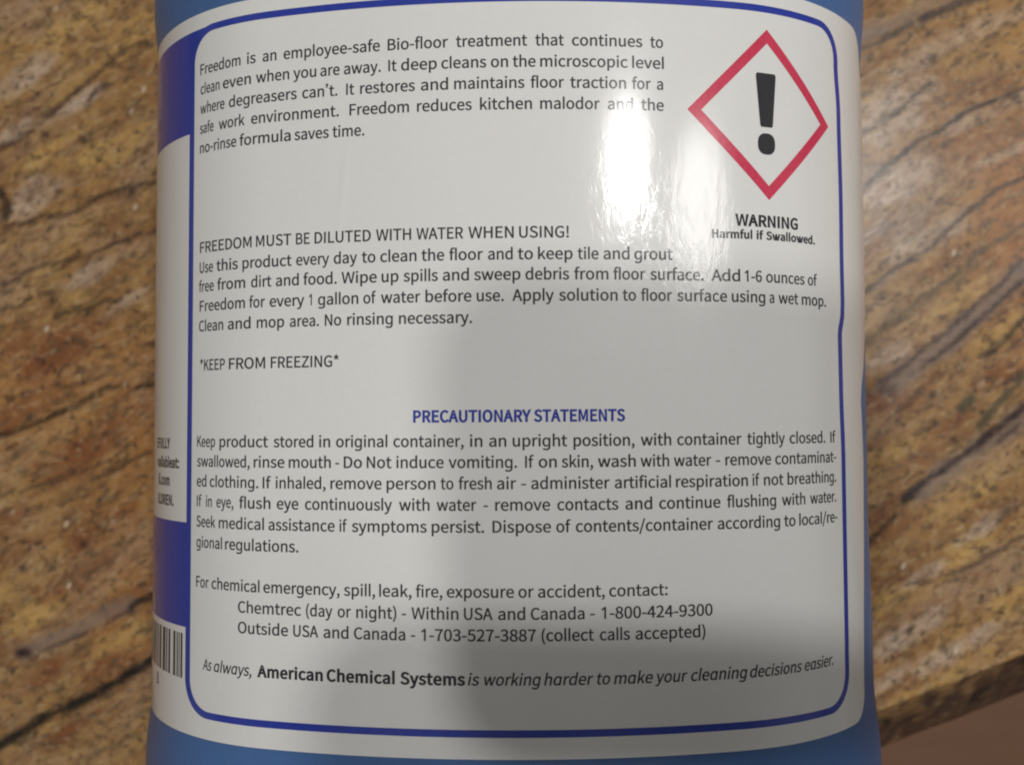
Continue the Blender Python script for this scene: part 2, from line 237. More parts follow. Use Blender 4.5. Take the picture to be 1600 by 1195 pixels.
# (height on the label mm, style, size, colour, words with left edge mm and width factor)
LINES = [
 (64.18, 'r',1, 'k',[('Freedom',-57.52, 0.953), ('is',-45.97, 1.06), ('an',-42.71, 0.979), ('employee-safe',-38.58, 1.004), ('Bio-\ufb02oor',-19.23, 1.006), ('treatment',-7.23, 0.986), ('that',6.42, 0.975), ('continues',12.73, 1.019), ('to',26.37, 0.928)]),
 (60.5, 'r',1, 'k',[('clean',-57.38, 0.813), ('even',-51.45, 1.13), ('when',-44.04, 1.0), ('you',-36.68, 0.998), ('are',-31.52, 0.948), ('away.',-27.14, 0.966), ('It',-19.11, 0.962), ('deep',-16.84, 1.048), ('cleans',-9.78, 1.013), ('on',-1.22, 1.008), ('the',2.52, 0.996), ('microscopic',7.24, 1.024), ('level',23.16, 1.055)]),
 (56.84, 'r',1, 'k',[('where',-57.43, 0.848), ('degreasers',-49.95, 1.039), ('can\u2019t.',-34.93, 0.992), ('It',-26.72, 0.954), ('restores',-24.18, 1.0), ('and',-13.36, 1.076), ('maintains',-7.56, 1.003), ('\ufb02oor',5.58, 0.995), ('traction',12.37, 1.014), ('for',23.12, 0.945), ('a',27.48, 0.918)]),
 (53.17, 'r',1, 'k',[('safe',-57.48, 0.76), ('work',-52.38, 0.965), ('environment.',-45.02, 1.035), ('Freedom',-26.11, 1.001), ('reduces',-14.04, 1.002), ('kitchen',-3.12, 1.013), ('malodor',7.2, 0.993), ('and',18.84, 1.0), ('the',24.67, 1.011)]),
 (49.51, 'r',1, 'k',[('no-rinse',-57.43, 0.933), ('formula',-47.48, 1.094), ('saves',-36.41, 0.968), ('time.',-29.22, 0.944)]),
 (31.02, 'r',1, 'k',[('FREEDOM',-57.19, 1.064), ('MUST',-43.84, 0.998), ('BE',-36.01, 0.876), ('DILUTED',-32.5, 0.978), ('WITH',-21.29, 0.978), ('WATER',-14.16, 0.931), ('WHEN',-5.17, 1.039), ('USING!',3.48, 1.013)]),
 (27.32, 'r',1, 'k',[('Use',-57.24, 0.848), ('this',-52.71, 1.13), ('product',-46.66, 1.022), ('every',-35.96, 0.937), ('day',-28.92, 0.962), ('to',-23.82, 0.991), ('clean',-20.52, 1.012), ('the',-13.27, 0.994), ('\ufb02oor',-8.48, 1.004), ('and',-1.83, 0.955), ('to',3.24, 1.051), ('keep',6.69, 1.034), ('tile',13.45, 0.95), ('and',17.89, 1.018), ('grout',23.24, 1.004)]),
 (23.84, 'r',1, 'k',[('free',-57.38, 0.861), ('from',-52.47, 1.13), ('dirt',-44.81, 0.953), ('and',-39.86, 1.0), ('food.',-34.58, 1.0), ('Wipe',-27.5, 1.052), ('up',-20.28, 1.012), ('spills',-16.42, 0.977), ('and',-9.59, 1.018), ('sweep',-4.23, 1.019), ('debris',4.54, 0.984), ('from',12.83, 1.034), ('\ufb02oor',19.57, 0.958), ('surface.',25.96, 0.997), ('Add',36.89, 1.13), ('1-6',43.07, 0.932), ('ounces',47.28, 0.988), ('of',56.73, 0.975)]),
 (20.23, 'r',1, 'k',[('Freedom',-57.15, 1.039), ('for',-45.18, 0.924), ('every',-41.07, 1.011), ('1',-33.5, 0.68), ('gallon',-31.81, 0.999), ('of',-23.54, 0.909), ('water',-20.39, 0.973), ('before',-12.59, 1.022), ('use.',-3.77, 0.983), ('Apply',2.28, 1.01), ('solution',10.22, 1.021), ('to',21.14, 0.935), ('\ufb02oor',24.34, 0.943), ('surface',30.68, 1.017), ('using',40.62, 1.001), ('a',47.92, 0.813), ('wet',49.81, 0.975), ('mop.',55.13, 1.083)]),
 (16.57, 'r',1, 'k',[('Clean',-57.29, 0.958), ('and',-49.85, 1.13), ('mop',-43.6, 1.004), ('area.',-37.12, 0.928), ('No',-30.54, 0.949), ('rinsing',-26.43, 1.0), ('necessary.',-17.21, 1.003)]),
 (9.42, 'r',1, 'k',[('*KEEP',-56.92, 0.859), ('FROM',-49.53, 1.13), ('FREEZING*',-40.78, 0.972)]),
 (-0.26, 'b',1, 'b',[('PRECAUTIONARY',-14.74, 0.914), ('STATEMENTS',5.83, 0.89)]),
 (-4.46, 'r',1, 'k',[('Keep',-57.58, 0.82), ('product',-51.63, 1.082), ('stored',-40.15, 0.98), ('in',-31.53, 1.029), ('original',-28.41, 1.0), ('container,',-18.18, 0.979), ('in',-5.0, 1.06), ('an',-1.75, 1.039), ('upright',2.23, 1.026), ('position,',12.53, 0.99), ('with',24.03, 1.017), ('container',30.42, 0.987), ('tightly',43.14, 0.951), ('closed.',51.77, 1.067), ('If',62.38, 1.06)]),
 (-8.03, 'r',1, 'k',[('swallowed,',-57.53, 0.93), ('rinse',-44.06, 1.042), ('mouth',-37.21, 1.0), ('-',-28.52, 0.901), ('Do',-27.0, 1.06), ('Not',-22.88, 1.025), ('induce',-17.67, 1.006), ('vomiting.',-8.66, 0.996), ('If',4.32, 0.949), ('on',6.61, 1.045), ('skin,',10.49, 0.948), ('wash',16.64, 1.042), ('with',23.96, 0.953), ('water',29.78, 0.941), ('-',37.29, 1.06), ('remove',39.04, 0.96), ('contaminat-',48.59, 1.034)]),
 (-11.63, 'r',1, 'k',[('ed',-57.58, 0.96), ('clothing.',-54.01, 1.025), ('If',-42.24, 1.06), ('inhaled,',-39.7, 0.973), ('remove',-29.42, 1.011), ('person',-19.37, 1.038), ('to',-10.01, 0.886), ('fresh',-6.94, 0.942), ('air',-0.44, 1.02), ('-',3.67, 1.034), ('administer',5.33, 1.002), ('arti\ufb01cial',19.5, 0.998), ('respiration',30.11, 0.994), ('if',44.04, 0.857), ('not',46.25, 1.01), ('breathing.',51.17, 1.027)]),
 (-15.23, 'r',1, 'k',[('If',-57.53, 0.871), ('in',-54.97, 0.76), ('eye,',-52.28, 0.826), ('\ufb02ush',-47.06, 1.107), ('eye',-39.47, 1.001), ('continuously',-34.11, 0.988), ('with',-17.2, 1.008), ('water',-10.71, 0.951), ('-',-2.74, 1.0), ('remove',-0.76, 1.02), ('contacts',9.72, 0.991), ('and',21.29, 1.048), ('continue',27.14, 1.011), ('\ufb02ushing',39.25, 0.972), ('with',49.88, 1.015), ('water.',56.41, 0.981)]),
 (-18.91, 'r',1, 'k',[('Seek',-57.58, 0.857), ('medical',-51.66, 1.036), ('assistance',-41.06, 0.985), ('if',-27.76, 0.866), ('symptoms',-25.54, 1.021), ('persist.',-11.56, 1.027), ('Dispose',-1.23, 1.049), ('of',9.51, 0.983), ('contents/container',12.82, 1.006), ('according',37.49, 0.989), ('to',50.3, 1.017), ('local/re-',53.68, 1.057)]),
 (-22.62, 'r',1, 'k',[('gional',-57.53, 0.901), ('regulations.',-50.13, 1.03)]),
 (-29.78, 'r',1, 'k',[('For',-57.53, 0.885), ('chemical',-53.33, 0.981), ('emergency,',-42.0, 1.002), ('spill,',-26.94, 1.0), ('leak,',-20.66, 1.02), ('\ufb01re,',-14.29, 0.979), ('exposure',-9.0, 1.018), ('or',3.09, 0.994), ('accident,',6.38, 1.015), ('contact:',18.39, 1.021)]),
 (-33.47, 'r',1, 'k',[('Chemtrec',-47.15, 1.044), ('(day',-33.84, 0.934), ('or',-28.04, 0.929), ('night)',-24.71, 1.006), ('-',-16.72, 0.942), ('Within',-15.06, 1.033), ('USA',-6.1, 0.988), ('and',-0.33, 1.028), ('Canada',5.15, 0.993), ('-',15.12, 1.06), ('1-800-424-9300',17.02, 1.042)]),
 (-37.05, 'r',1, 'k',[('Outside',-47.14, 1.056), ('USA',-36.22, 0.949), ('and',-30.6, 1.021), ('Canada',-25.11, 0.989), ('-',-15.14, 0.986), ('1-703-527-3887',-13.41, 1.045), ('(collect',6.94, 1.001), ('calls',16.74, 0.967), ('accepted)',22.83, 1.023)]),
 (-44.37, 'i',1, 'k',[('As',-55.44, 0.76), ('always,',-52.68, 0.919)]),
 (-44.37, 'b',1, 'k',[('American',-43.11, 1.007), ('Chemical',-30.02, 1.018), ('Systems',-17.01, 1.018)]),
 (-44.37, 'i',1, 'k',[('is',-5.48, 1.038), ('working',-2.91, 0.958), ('harder',7.35, 0.98), ('to',16.03, 0.937), ('make',19.11, 0.969), ('your',26.24, 0.94), ('cleaning',32.32, 0.968), ('decisions',42.99, 0.928), ('easier.',54.34, 0.969)]),
 (33.63, 'b',1, 'k',[('WARNING',41.44, 1.04)]),
 (31.37, 'b',0.72, 'k',[('Harmful',37.11, 1.021), ('if',45.49, 1.06), ('Swallowed.',47.41, 1.064)]),
]
# letter shapes: character number, advance, outlines as x,y pairs in thousandths
GLYPHS = [
 (32,206,[]),
 (33,297,[[120,203,177,203,188,593,190,689,106,689,108,593],[148,-12,172,-7,191,6,204,26,209,51,204,78,191,98,172,111,148,116,125,111,105,98,92,78,87,51,92,26,105,6,125,-7]]),
 (39,256,[[101,444,154,444,169,615,171,709,83,709,85,615]]),
 (40,311,[[220,-180,271,-157,229,-76,196,10,173,100,159,192,154,286,159,379,173,471,196,561,229,647,271,728,220,752,173,668,136,580,108,488,91,390,85,286,91,181,108,83,136,-9,173,-97]]),
 (41,311,[[91,-180,138,-97,175,-9,203,83,220,181,226,286,220,390,203,488,175,580,138,668,91,752,39,728,81,647,115,561,138,471,152,379,157,286,152,192,138,100,115,10,81,-76,39,-157]]),
 (42,429,[[142,433,215,520,287,433,327,462,268,558,369,600,353,647,248,622,239,732,189,732,180,621,75,647,60,600,159,558,101,462]]),
 (44,256,[[69,-175,115,-150,152,-117,180,-78,197,-33,203,17,198,59,184,90,162,109,132,116,108,112,88,100,74,82,69,57,74,32,87,14,107,2,131,-2,141,-1,134,-40,116,-74,87,-103,49,-125]]),
 (45,319,[[42,225,278,225,278,290,42,290]]),
 (46,256,[[128,-12,151,-7,171,6,184,26,188,51,184,78,171,98,151,111,128,116,104,111,85,98,72,78,67,51,72,26,85,6,104,-7]]),
 (47,360,[[10,-165,72,-165,347,730,286,730]]),
 (48,510,[[256,-12,307,-5,353,17,392,52,423,102,446,167,460,246,465,339,460,432,446,510,423,574,392,623,353,658,307,679,256,686,203,679,158,658,119,623,88,574,65,510,51,432,46,339,51,246,65,167,88,102,119,52,158,17,203,-5],[256,56,220,63,188,86,163,124,143,178,131,250,127,339,131,428,143,499,163,553,188,591,220,613,256,620,292,613,323,591,349,553,368,499,380,428,384,339,380,250,368,178,349,124,323,86,292,63]]),
 (49,510,[[317,0,240,0,240,475,240,521,242,557,244,592,218,566,188,539,120,480,79,536,252,679,317,679]]),
 (50,510,[[40,0,464,0,464,73,278,73,223,70,167,66,242,140,306,212,359,283,399,352,424,420,432,488,426,544,408,593,379,632,340,661,292,680,235,686,176,679,124,659,79,628,37,588,86,540,115,571,149,596,185,612,225,618,270,611,305,593,330,565,345,528,349,485,341,425,316,361,274,293,215,219,137,138,40,50]]),
 (51,510,[[242,-12,300,-6,352,11,396,39,429,77,451,124,459,180,452,232,431,275,401,309,361,335,316,351,316,356,356,374,389,400,414,433,430,472,436,518,429,567,410,609,380,642,341,666,293,681,239,686,184,680,135,663,91,638,51,606,97,553,138,587,185,610,236,618,275,613,307,599,331,577,345,547,350,511,346,476,333,446,309,420,274,400,226,387,164,383,164,318,233,314,287,301,327,281,354,254,369,221,373,183,367,140,348,106,319,80,282,64,236,58,184,64,139,81,102,106,70,135,27,81,64,46,111,16,170,-4]]),
 (52,510,[[313,0,392,0,392,186,482,186,482,253,392,253,392,674,299,674,18,241,18,186,313,186],[313,253,106,253,259,483,314,582,317,582,313,460]]),
 (53,510,[[241,-12,289,-7,334,8,375,33,410,66,438,109,455,160,462,219,456,278,441,327,417,366,385,396,347,417,305,430,258,434,204,427,157,407,175,602,428,602,428,674,101,674,79,360,124,331,160,353,196,366,236,371,283,364,322,344,351,313,370,270,376,217,371,171,357,132,334,101,305,77,271,63,233,58,179,64,135,81,98,104,67,132,25,77,63,44,110,16,169,-4]]),
 (54,510,[[277,-12,328,-5,374,16,413,49,444,92,464,145,471,207,466,263,454,311,433,350,405,380,370,401,330,414,283,418,243,413,203,397,165,371,131,337,136,419,150,484,171,535,198,573,230,598,265,612,304,617,344,611,381,593,411,565,459,617,428,645,392,667,350,681,301,686,252,681,207,666,164,640,127,603,96,553,72,490,57,413,51,322,57,233,74,158,100,97,134,49,176,15,224,-5],[132,270,167,310,202,337,237,351,269,356,313,349,347,330,372,299,386,257,391,207,385,156,369,113,345,81,313,61,277,54,237,61,204,79,176,110,155,152,140,206]]),
 (55,510,[[182,0,269,0,277,124,290,234,313,335,348,431,398,525,467,623,467,674,45,674,45,602,372,602,313,512,267,421,232,328,207,229,191,121]]),
 (56,510,[[257,-12,317,-6,368,11,410,38,441,73,461,115,468,162,462,213,445,255,420,289,389,317,355,339,355,344,386,373,414,410,436,456,444,507,438,556,422,599,395,634,358,661,313,678,259,684,209,679,165,662,128,637,99,603,81,561,74,513,82,464,102,422,131,386,166,358,166,354,129,331,96,300,68,262,49,218,42,167,50,118,70,75,103,39,146,11,198,-6],[303,366,257,386,215,408,181,436,159,470,151,513,156,549,171,579,194,602,223,617,258,622,298,616,330,599,353,573,367,540,372,502,365,454,341,408],[258,51,213,57,174,74,143,100,124,134,117,175,124,221,143,262,172,298,210,327,256,308,298,288,335,266,363,239,381,206,388,165,382,127,365,95,338,71,302,56]]),
 (57,510,[[216,-12,263,-7,307,9,349,36,386,75,416,126,440,192,455,271,461,366,455,451,438,523,412,582,377,627,335,660,287,679,234,686,183,679,137,658,98,626,67,582,47,529,40,467,46,403,64,351,91,309,128,280,173,262,226,256,268,261,309,278,348,304,382,337,375,256,361,191,340,140,314,102,283,77,250,62,213,58,171,64,132,82,99,109,53,57,84,30,121,8,165,-7],[381,408,346,367,310,339,275,323,240,318,197,325,163,345,139,376,124,417,120,467,125,519,141,561,166,593,197,614,234,621,274,615,308,596,336,567,358,525,373,472]]),
 (58,256,[[128,359,151,363,171,376,184,397,188,423,184,449,171,469,151,483,128,487,104,483,85,469,72,449,67,423,72,397,85,376,104,363],[128,-12,151,-7,171,6,184,26,188,51,184,78,171,98,151,111,128,116,104,111,85,98,72,78,67,51,72,26,85,6,104,-7]]),
 (65,559,[[4,0,89,0,154,206,401,206,465,0,555,0,326,674,232,674],[176,273,209,377,243,490,276,605,280,605,313,490,348,377,380,273]]),
 (66,604,[[93,0,307,0,369,4,424,16,471,36,510,64,538,101,556,145,563,198,556,248,538,290,509,322,471,345,426,359,426,363,468,385,499,419,518,461,524,509,518,556,502,594,476,624,441,647,398,662,348,671,292,674,93,674],[177,388,177,607,281,607,330,604,370,596,401,582,423,562,436,534,440,498,435,460,417,430,385,407,339,393,278,388],[177,68,177,322,295,322,350,319,396,309,432,293,458,269,474,238,479,200,473,159,457,126,431,100,394,82,349,72,295,68]]),
 (67,587,[[347,-12,408,-6,463,13,511,44,554,85,507,139,473,107,436,83,396,68,350,63,298,69,252,88,214,118,183,159,160,210,146,270,141,339,146,407,161,467,184,517,216,557,255,587,301,605,353,611,394,607,430,594,462,574,491,548,537,603,503,634,461,661,410,679,352,686,290,680,233,662,182,633,139,593,103,543,76,483,59,414,53,337,59,259,76,190,102,130,137,80,180,41,230,12,286,-6]]),
 (68,633,[[93,0,265,0,337,6,400,23,453,51,498,90,533,138,558,196,573,263,578,339,573,415,558,482,533,540,497,587,452,625,398,652,334,668,261,674,93,674],[177,70,177,605,254,605,317,599,370,582,414,554,448,516,472,467,486,408,491,339,486,271,472,211,448,162,414,122,370,94,317,76,254,70]]),
 (69,542,[[93,0,491,0,491,73,177,73,177,318,433,318,433,391,177,391,177,602,481,602,481,674,93,674]]),
 (70,508,[[93,0,177,0,177,303,435,303,435,374,177,374,177,602,481,602,481,674,93,674]]),
 (71,634,[[358,-12,422,-6,479,10,527,35,565,66,565,349,344,349,344,279,487,279,487,102,455,81,413,67,366,63,308,69,258,88,217,118,184,159,160,210,146,270,141,339,146,407,161,467,186,517,220,557,261,587,310,605,365,611,411,606,450,593,483,573,510,548,556,603,523,633,480,660,427,679,362,686,298,680,239,662,186,633,141,593,104,543,77,483,59,414,53,337,59,259,76,190,103,130,139,80,183,41,235,12,294,-6]]),
 (72,669,[[93,0,177,0,177,318,492,318,492,0,577,0,577,674,492,674,492,392,177,392,177,674,93,674]]),
 (73,269,[[93,0,177,0,177,674,93,674]]),
 (75,594,[[93,0,177,0,177,213,293,351,496,0,590,0,347,418,558,674,462,674,179,336,177,336,177,674,93,674]]),
 (76,499,[[93,0,473,0,473,73,177,73,177,674,93,674]]),
 (77,747,[[94,0,94,674,200,674,373,210,546,674,652,674,652,0,576,0,576,530,402,85,344,85,170,530,170,0]]),
 (78,665,[[94,0,94,674,184,674,489,160,489,674,571,674,571,0,481,0,176,514,176,0]]),
 (79,682,[[341,-12,402,-6,457,13,507,42,548,83,582,133,608,193,624,262,629,339,624,416,608,485,582,544,548,594,507,633,457,662,402,680,341,686,280,680,225,662,176,633,134,594,100,544,75,485,59,416,53,339,59,262,75,193,100,133,134,83,176,42,225,13,280,-6],[341,63,292,69,248,88,211,118,181,160,159,211,145,271,141,339,145,407,159,467,181,517,211,557,248,587,292,605,341,611,390,605,434,587,471,557,501,517,523,467,537,407,542,339,537,271,523,211,501,160,471,118,434,88,390,69]]),
 (80,582,[[93,0,177,0,177,268,289,268,349,273,403,285,449,305,486,335,514,373,531,420,537,476,531,534,513,580,485,616,448,643,401,661,346,671,285,674,93,674],[177,337,177,605,274,605,328,602,373,594,408,578,433,553,447,520,452,476,448,432,433,397,410,371,376,352,332,341,278,337]]),
 (82,584,[[177,354,177,605,291,605,339,602,380,594,412,578,435,556,449,525,454,486,449,445,435,412,412,387,380,368,339,358,291,354],[463,0,558,0,387,295,430,310,467,331,497,359,520,394,534,436,539,486,533,540,516,584,489,618,454,644,410,661,360,671,303,674,93,674,93,0,177,0,177,286,299,286]]),
 (83,548,[[280,-12,345,-5,401,14,447,44,480,82,501,128,508,179,502,233,482,276,452,310,414,337,370,360,274,401,242,415,212,431,186,452,168,479,162,514,168,547,184,574,210,594,245,607,288,611,332,607,373,595,409,575,441,549,486,603,446,637,399,663,346,680,288,686,230,680,178,663,136,636,103,600,83,557,75,508,84,454,106,412,137,379,174,353,212,335,309,292,345,276,377,258,401,236,416,209,422,172,416,135,398,105,369,82,329,68,280,63,229,68,179,85,134,112,95,146,44,87,92,46,148,15,211,-5]]),
 (84,551,[[233,0,318,0,318,602,522,602,522,674,29,674,29,602,233,602]]),
 (85,663,[[332,-12,382,-8,428,3,469,23,504,52,533,91,555,141,569,203,574,278,574,674,492,674,492,276,488,213,476,163,457,124,432,96,403,77,369,66,332,63,295,66,262,77,233,96,209,124,190,163,179,213,175,276,175,674,90,674,90,278,95,203,109,141,130,91,159,52,195,23,236,3,282,-8]]),
 (87,807,[[20,674,104,674,212,135,362,674,445,674,595,135,703,674,787,674,640,0,552,0,403,530,255,0,167,0]]),
 (89,488,[[201,0,286,0,286,261,489,674,401,674,314,484,246,336,243,336,177,484,89,674,-1,674,201,261]]),
 (90,554,[[46,0,511,0,511,73,151,73,507,623,507,674,78,674,78,602,402,602,46,51]]),
 (97,518,[[200,-12,245,-6,287,9,328,32,365,60,368,60,375,0,444,0,444,307,440,365,426,415,404,456,370,487,327,506,271,512,213,506,160,491,114,469,75,447,108,389,151,415,202,434,257,442,300,435,329,416,348,388,358,354,360,316,264,302,187,281,128,255,86,221,62,179,54,130,61,80,81,41,112,12,152,-6],[223,56,195,59,171,68,152,83,140,105,135,135,142,171,166,201,208,226,272,246,360,260,360,121,314,85,269,63]]),
 (98,568,[[304,-12,352,-6,397,12,438,40,472,80,498,129,515,189,521,257,517,320,505,376,484,423,455,461,418,489,374,506,323,512,267,503,214,478,166,442,169,531,169,732,85,732,85,0,152,0,159,51,163,51,208,17,257,-4],[291,59,254,64,213,80,169,110,169,373,215,411,259,434,302,441,345,435,378,418,404,391,421,354,431,309,434,257,429,199,415,151,393,111,365,83,330,65]]),
 (99,469,[[281,-12,340,-4,395,17,443,51,406,108,372,82,333,65,289,58,245,64,208,82,177,110,154,149,139,195,134,249,140,303,155,350,179,388,210,417,248,435,291,441,328,436,361,421,391,398,433,453,405,476,372,494,333,507,288,512,234,506,184,489,139,461,102,423,73,374,54,316,48,249,54,183,71,125,98,77,134,39,177,11,227,-6]]),
 (100,570,[[255,-12,298,-6,338,9,375,31,406,59,409,59,417,0,486,0,486,732,401,732,401,540,406,454,362,485,318,505,265,512,217,506,172,488,132,460,98,421,72,372,55,315,49,249,54,182,68,125,90,77,121,38,159,11,204,-6],[273,59,233,65,199,82,171,109,152,147,139,194,135,250,140,304,155,350,177,388,207,417,241,435,280,441,320,436,360,419,401,389,401,127,360,89,317,66]]),
 (101,509,[[287,-12,350,-5,404,13,451,39,421,95,383,73,342,60,296,55,251,61,212,77,180,103,155,137,138,180,131,230,467,230,471,278,466,336,454,387,432,430,403,465,367,491,323,507,271,512,223,506,177,489,135,460,100,421,72,372,54,315,48,249,54,183,72,125,100,77,137,39,181,11,232,-6],[130,290,142,344,164,387,195,419,232,438,273,445,316,439,351,419,376,388,392,345,397,290]]),
 (102,299,[[30,431,98,431,98,0,182,0,182,431,288,431,288,499,182,499,182,578,186,621,200,652,222,670,253,677,281,673,309,663,327,728,289,740,244,744,198,739,162,724,134,700,114,667,102,627,98,579,98,499,30,495]]),
 (103,556,[[248,509,294,504,335,490,370,466,400,433,405,433,416,499,479,499,479,-8,473,-73,455,-127,437,-156,413,-181,384,-199,330,-218,262,-224,212,-222,166,-216,124,-206,88,-192,88,-116,125,-133,168,-145,216,-153,267,-156,305,-151,338,-139,365,-118,384,-90,396,-55,400,-15,400,60,371,33,337,9,296,-5,249,-9,205,-5,166,8,132,29,103,59,73,110,56,173,50,249,56,323,73,386,103,438,131,469,165,491,204,504],[259,440,222,434,190,417,165,390,147,352,136,305,132,248,136,191,147,144,165,107,190,79,222,63,261,58,295,60,324,68,348,80,368,98,383,122,393,152,399,187,401,229,401,249,397,310,386,359,367,395,340,420,304,435]]),
 (104,558,[[85,0,169,0,169,362,204,396,237,419,269,434,305,439,341,434,367,419,386,393,396,355,400,305,400,0,484,0,484,316,480,375,467,423,447,462,417,490,379,506,331,512,283,506,240,488,201,461,166,428,169,531,169,732,85,732]]),
 (105,253,[[85,0,169,0,169,499,85,499],[127,602,150,606,167,618,179,635,183,658,176,687,156,706,127,713,98,706,79,687,72,658,76,635,87,618,104,606]]),
 (107,508,[[85,0,167,0,167,131,261,241,407,0,498,0,310,298,476,499,383,499,171,236,167,236,167,732,85,732]]),
 (108,240,[[161,0,79,0,79,732,161,732]]),
 (109,851,[[85,0,169,0,169,362,213,405,255,430,294,439,328,434,354,419,373,393,384,355,387,305,387,0,471,0,471,362,516,405,557,430,597,439,631,434,657,419,675,393,686,355,690,305,690,0,773,0,773,316,769,375,757,423,736,462,707,490,669,506,623,512,578,505,536,485,496,455,457,417,442,449,422,476,395,495,361,508,319,512,276,506,236,487,198,460,164,427,162,427,154,499,85,499]]),
 (110,561,[[85,0,169,0,169,362,204,396,237,419,269,434,305,439,341,434,367,419,386,393,396,355,400,305,400,0,484,0,484,316,480,375,467,423,447,462,417,490,379,506,331,512,283,506,239,487,200,460,164,427,162,427,154,499,85,499]]),
 (111,557,[[279,-12,330,-6,378,11,421,39,457,77,485,125,503,183,509,249,503,316,485,374,457,423,421,461,378,489,330,506,279,512,227,506,179,489,136,461,100,423,72,374,54,316,48,249,54,183,72,125,100,77,136,39,179,11,227,-6],[279,58,238,64,203,82,174,110,152,149,139,195,134,249,139,303,152,350,174,388,203,417,238,435,279,441,319,435,355,417,384,388,405,350,419,303,424,249,419,195,405,149,384,110,355,82,319,64]]),
 (112,570,[[85,-211,169,-211,169,-41,166,46,212,14,259,-5,304,-12,352,-6,397,12,438,40,472,80,498,129,515,189,521,257,517,320,505,376,484,423,455,461,418,489,374,506,323,512,280,506,238,491,199,468,164,441,162,441,154,499,85,499],[291,59,254,64,213,80,169,110,169,373,216,411,260,434,302,441,345,435,378,418,404,391,421,354,431,309,434,257,429,199,415,151,393,111,365,83,330,65]]),
 (114,357,[[85,0,169,0,169,321,197,375,229,411,262,431,294,437,320,435,343,428,359,501,334,510,305,512,265,505,227,484,193,451,164,408,162,408,154,499,85,499]]),
 (115,430,[[215,-12,269,-7,314,8,350,32,376,62,391,97,396,136,390,178,373,211,348,237,316,257,281,274,245,288,204,304,170,321,146,344,137,374,143,402,160,425,189,441,230,447,271,441,308,425,343,403,383,455,340,484,288,504,229,512,178,507,136,493,102,471,77,442,62,409,57,371,65,325,88,290,121,263,160,243,202,226,243,210,280,190,306,165,316,131,310,101,292,76,261,59,218,53,163,61,115,82,70,113,29,57,68,30,113,8,163,-7]]),
 (116,347,[[241,-12,288,-6,334,6,317,70,289,60,260,56,230,60,208,72,193,92,185,118,183,152,183,431,319,431,319,499,183,499,183,640,113,640,104,499,25,495,25,431,99,431,99,154,102,107,113,67,130,34,157,9,194,-7]]),
 (117,558,[[231,-12,279,-6,321,13,359,41,395,78,398,78,405,0,474,0,474,499,391,499,391,145,357,107,325,81,292,66,256,61,220,66,194,81,176,106,165,144,162,193,162,499,77,499,77,183,81,124,94,76,114,38,144,10,183,-6]]),
 (118,479,[[192,0,291,0,467,499,384,499,290,215,244,68,239,68,193,215,99,499,12,499]]),
 (119,737,[[164,0,261,0,332,268,366,413,371,413,405,269,476,0,578,0,714,499,633,499,560,211,530,72,525,72,490,211,412,499,330,499,252,211,219,72,214,72,185,211,110,499,25,499]]),
 (120,458,[[14,0,102,0,169,117,220,206,224,206,279,117,352,0,444,0,280,252,431,499,344,499,282,390,238,306,234,306,185,390,118,499,27,499,178,260]]),
 (121,479,[[93,-215,139,-209,178,-192,210,-165,238,-130,260,-89,280,-42,467,499,385,499,295,223,255,81,250,81,200,223,99,499,12,499,212,-1,201,-39,183,-81,158,-116,127,-138,89,-146,69,-143,51,-138,34,-205,61,-213]]),
 (593,570,[[401,0,486,0,486,499,418,499,410,452,408,452,365,485,318,505,265,512,217,506,172,488,132,460,98,421,72,372,55,315,49,249,54,182,68,125,90,77,121,38,159,11,204,0,255,0,297,0,337,8,373,30,406,58,401,0],[273,59,233,65,199,82,171,109,152,147,139,194,135,250,140,304,155,350,177,388,207,417,241,435,280,441,320,436,360,419,401,389,401,127,360,89,317,66]]),
 (8217,256,[[53,551,73,516,107,536,139,565,164,600,181,641,188,688,182,723,166,750,143,769,115,775,88,770,68,756,56,737,53,715,57,692,68,674,87,661,110,657,125,659,135,664,129,633,113,601,87,573]]),
]
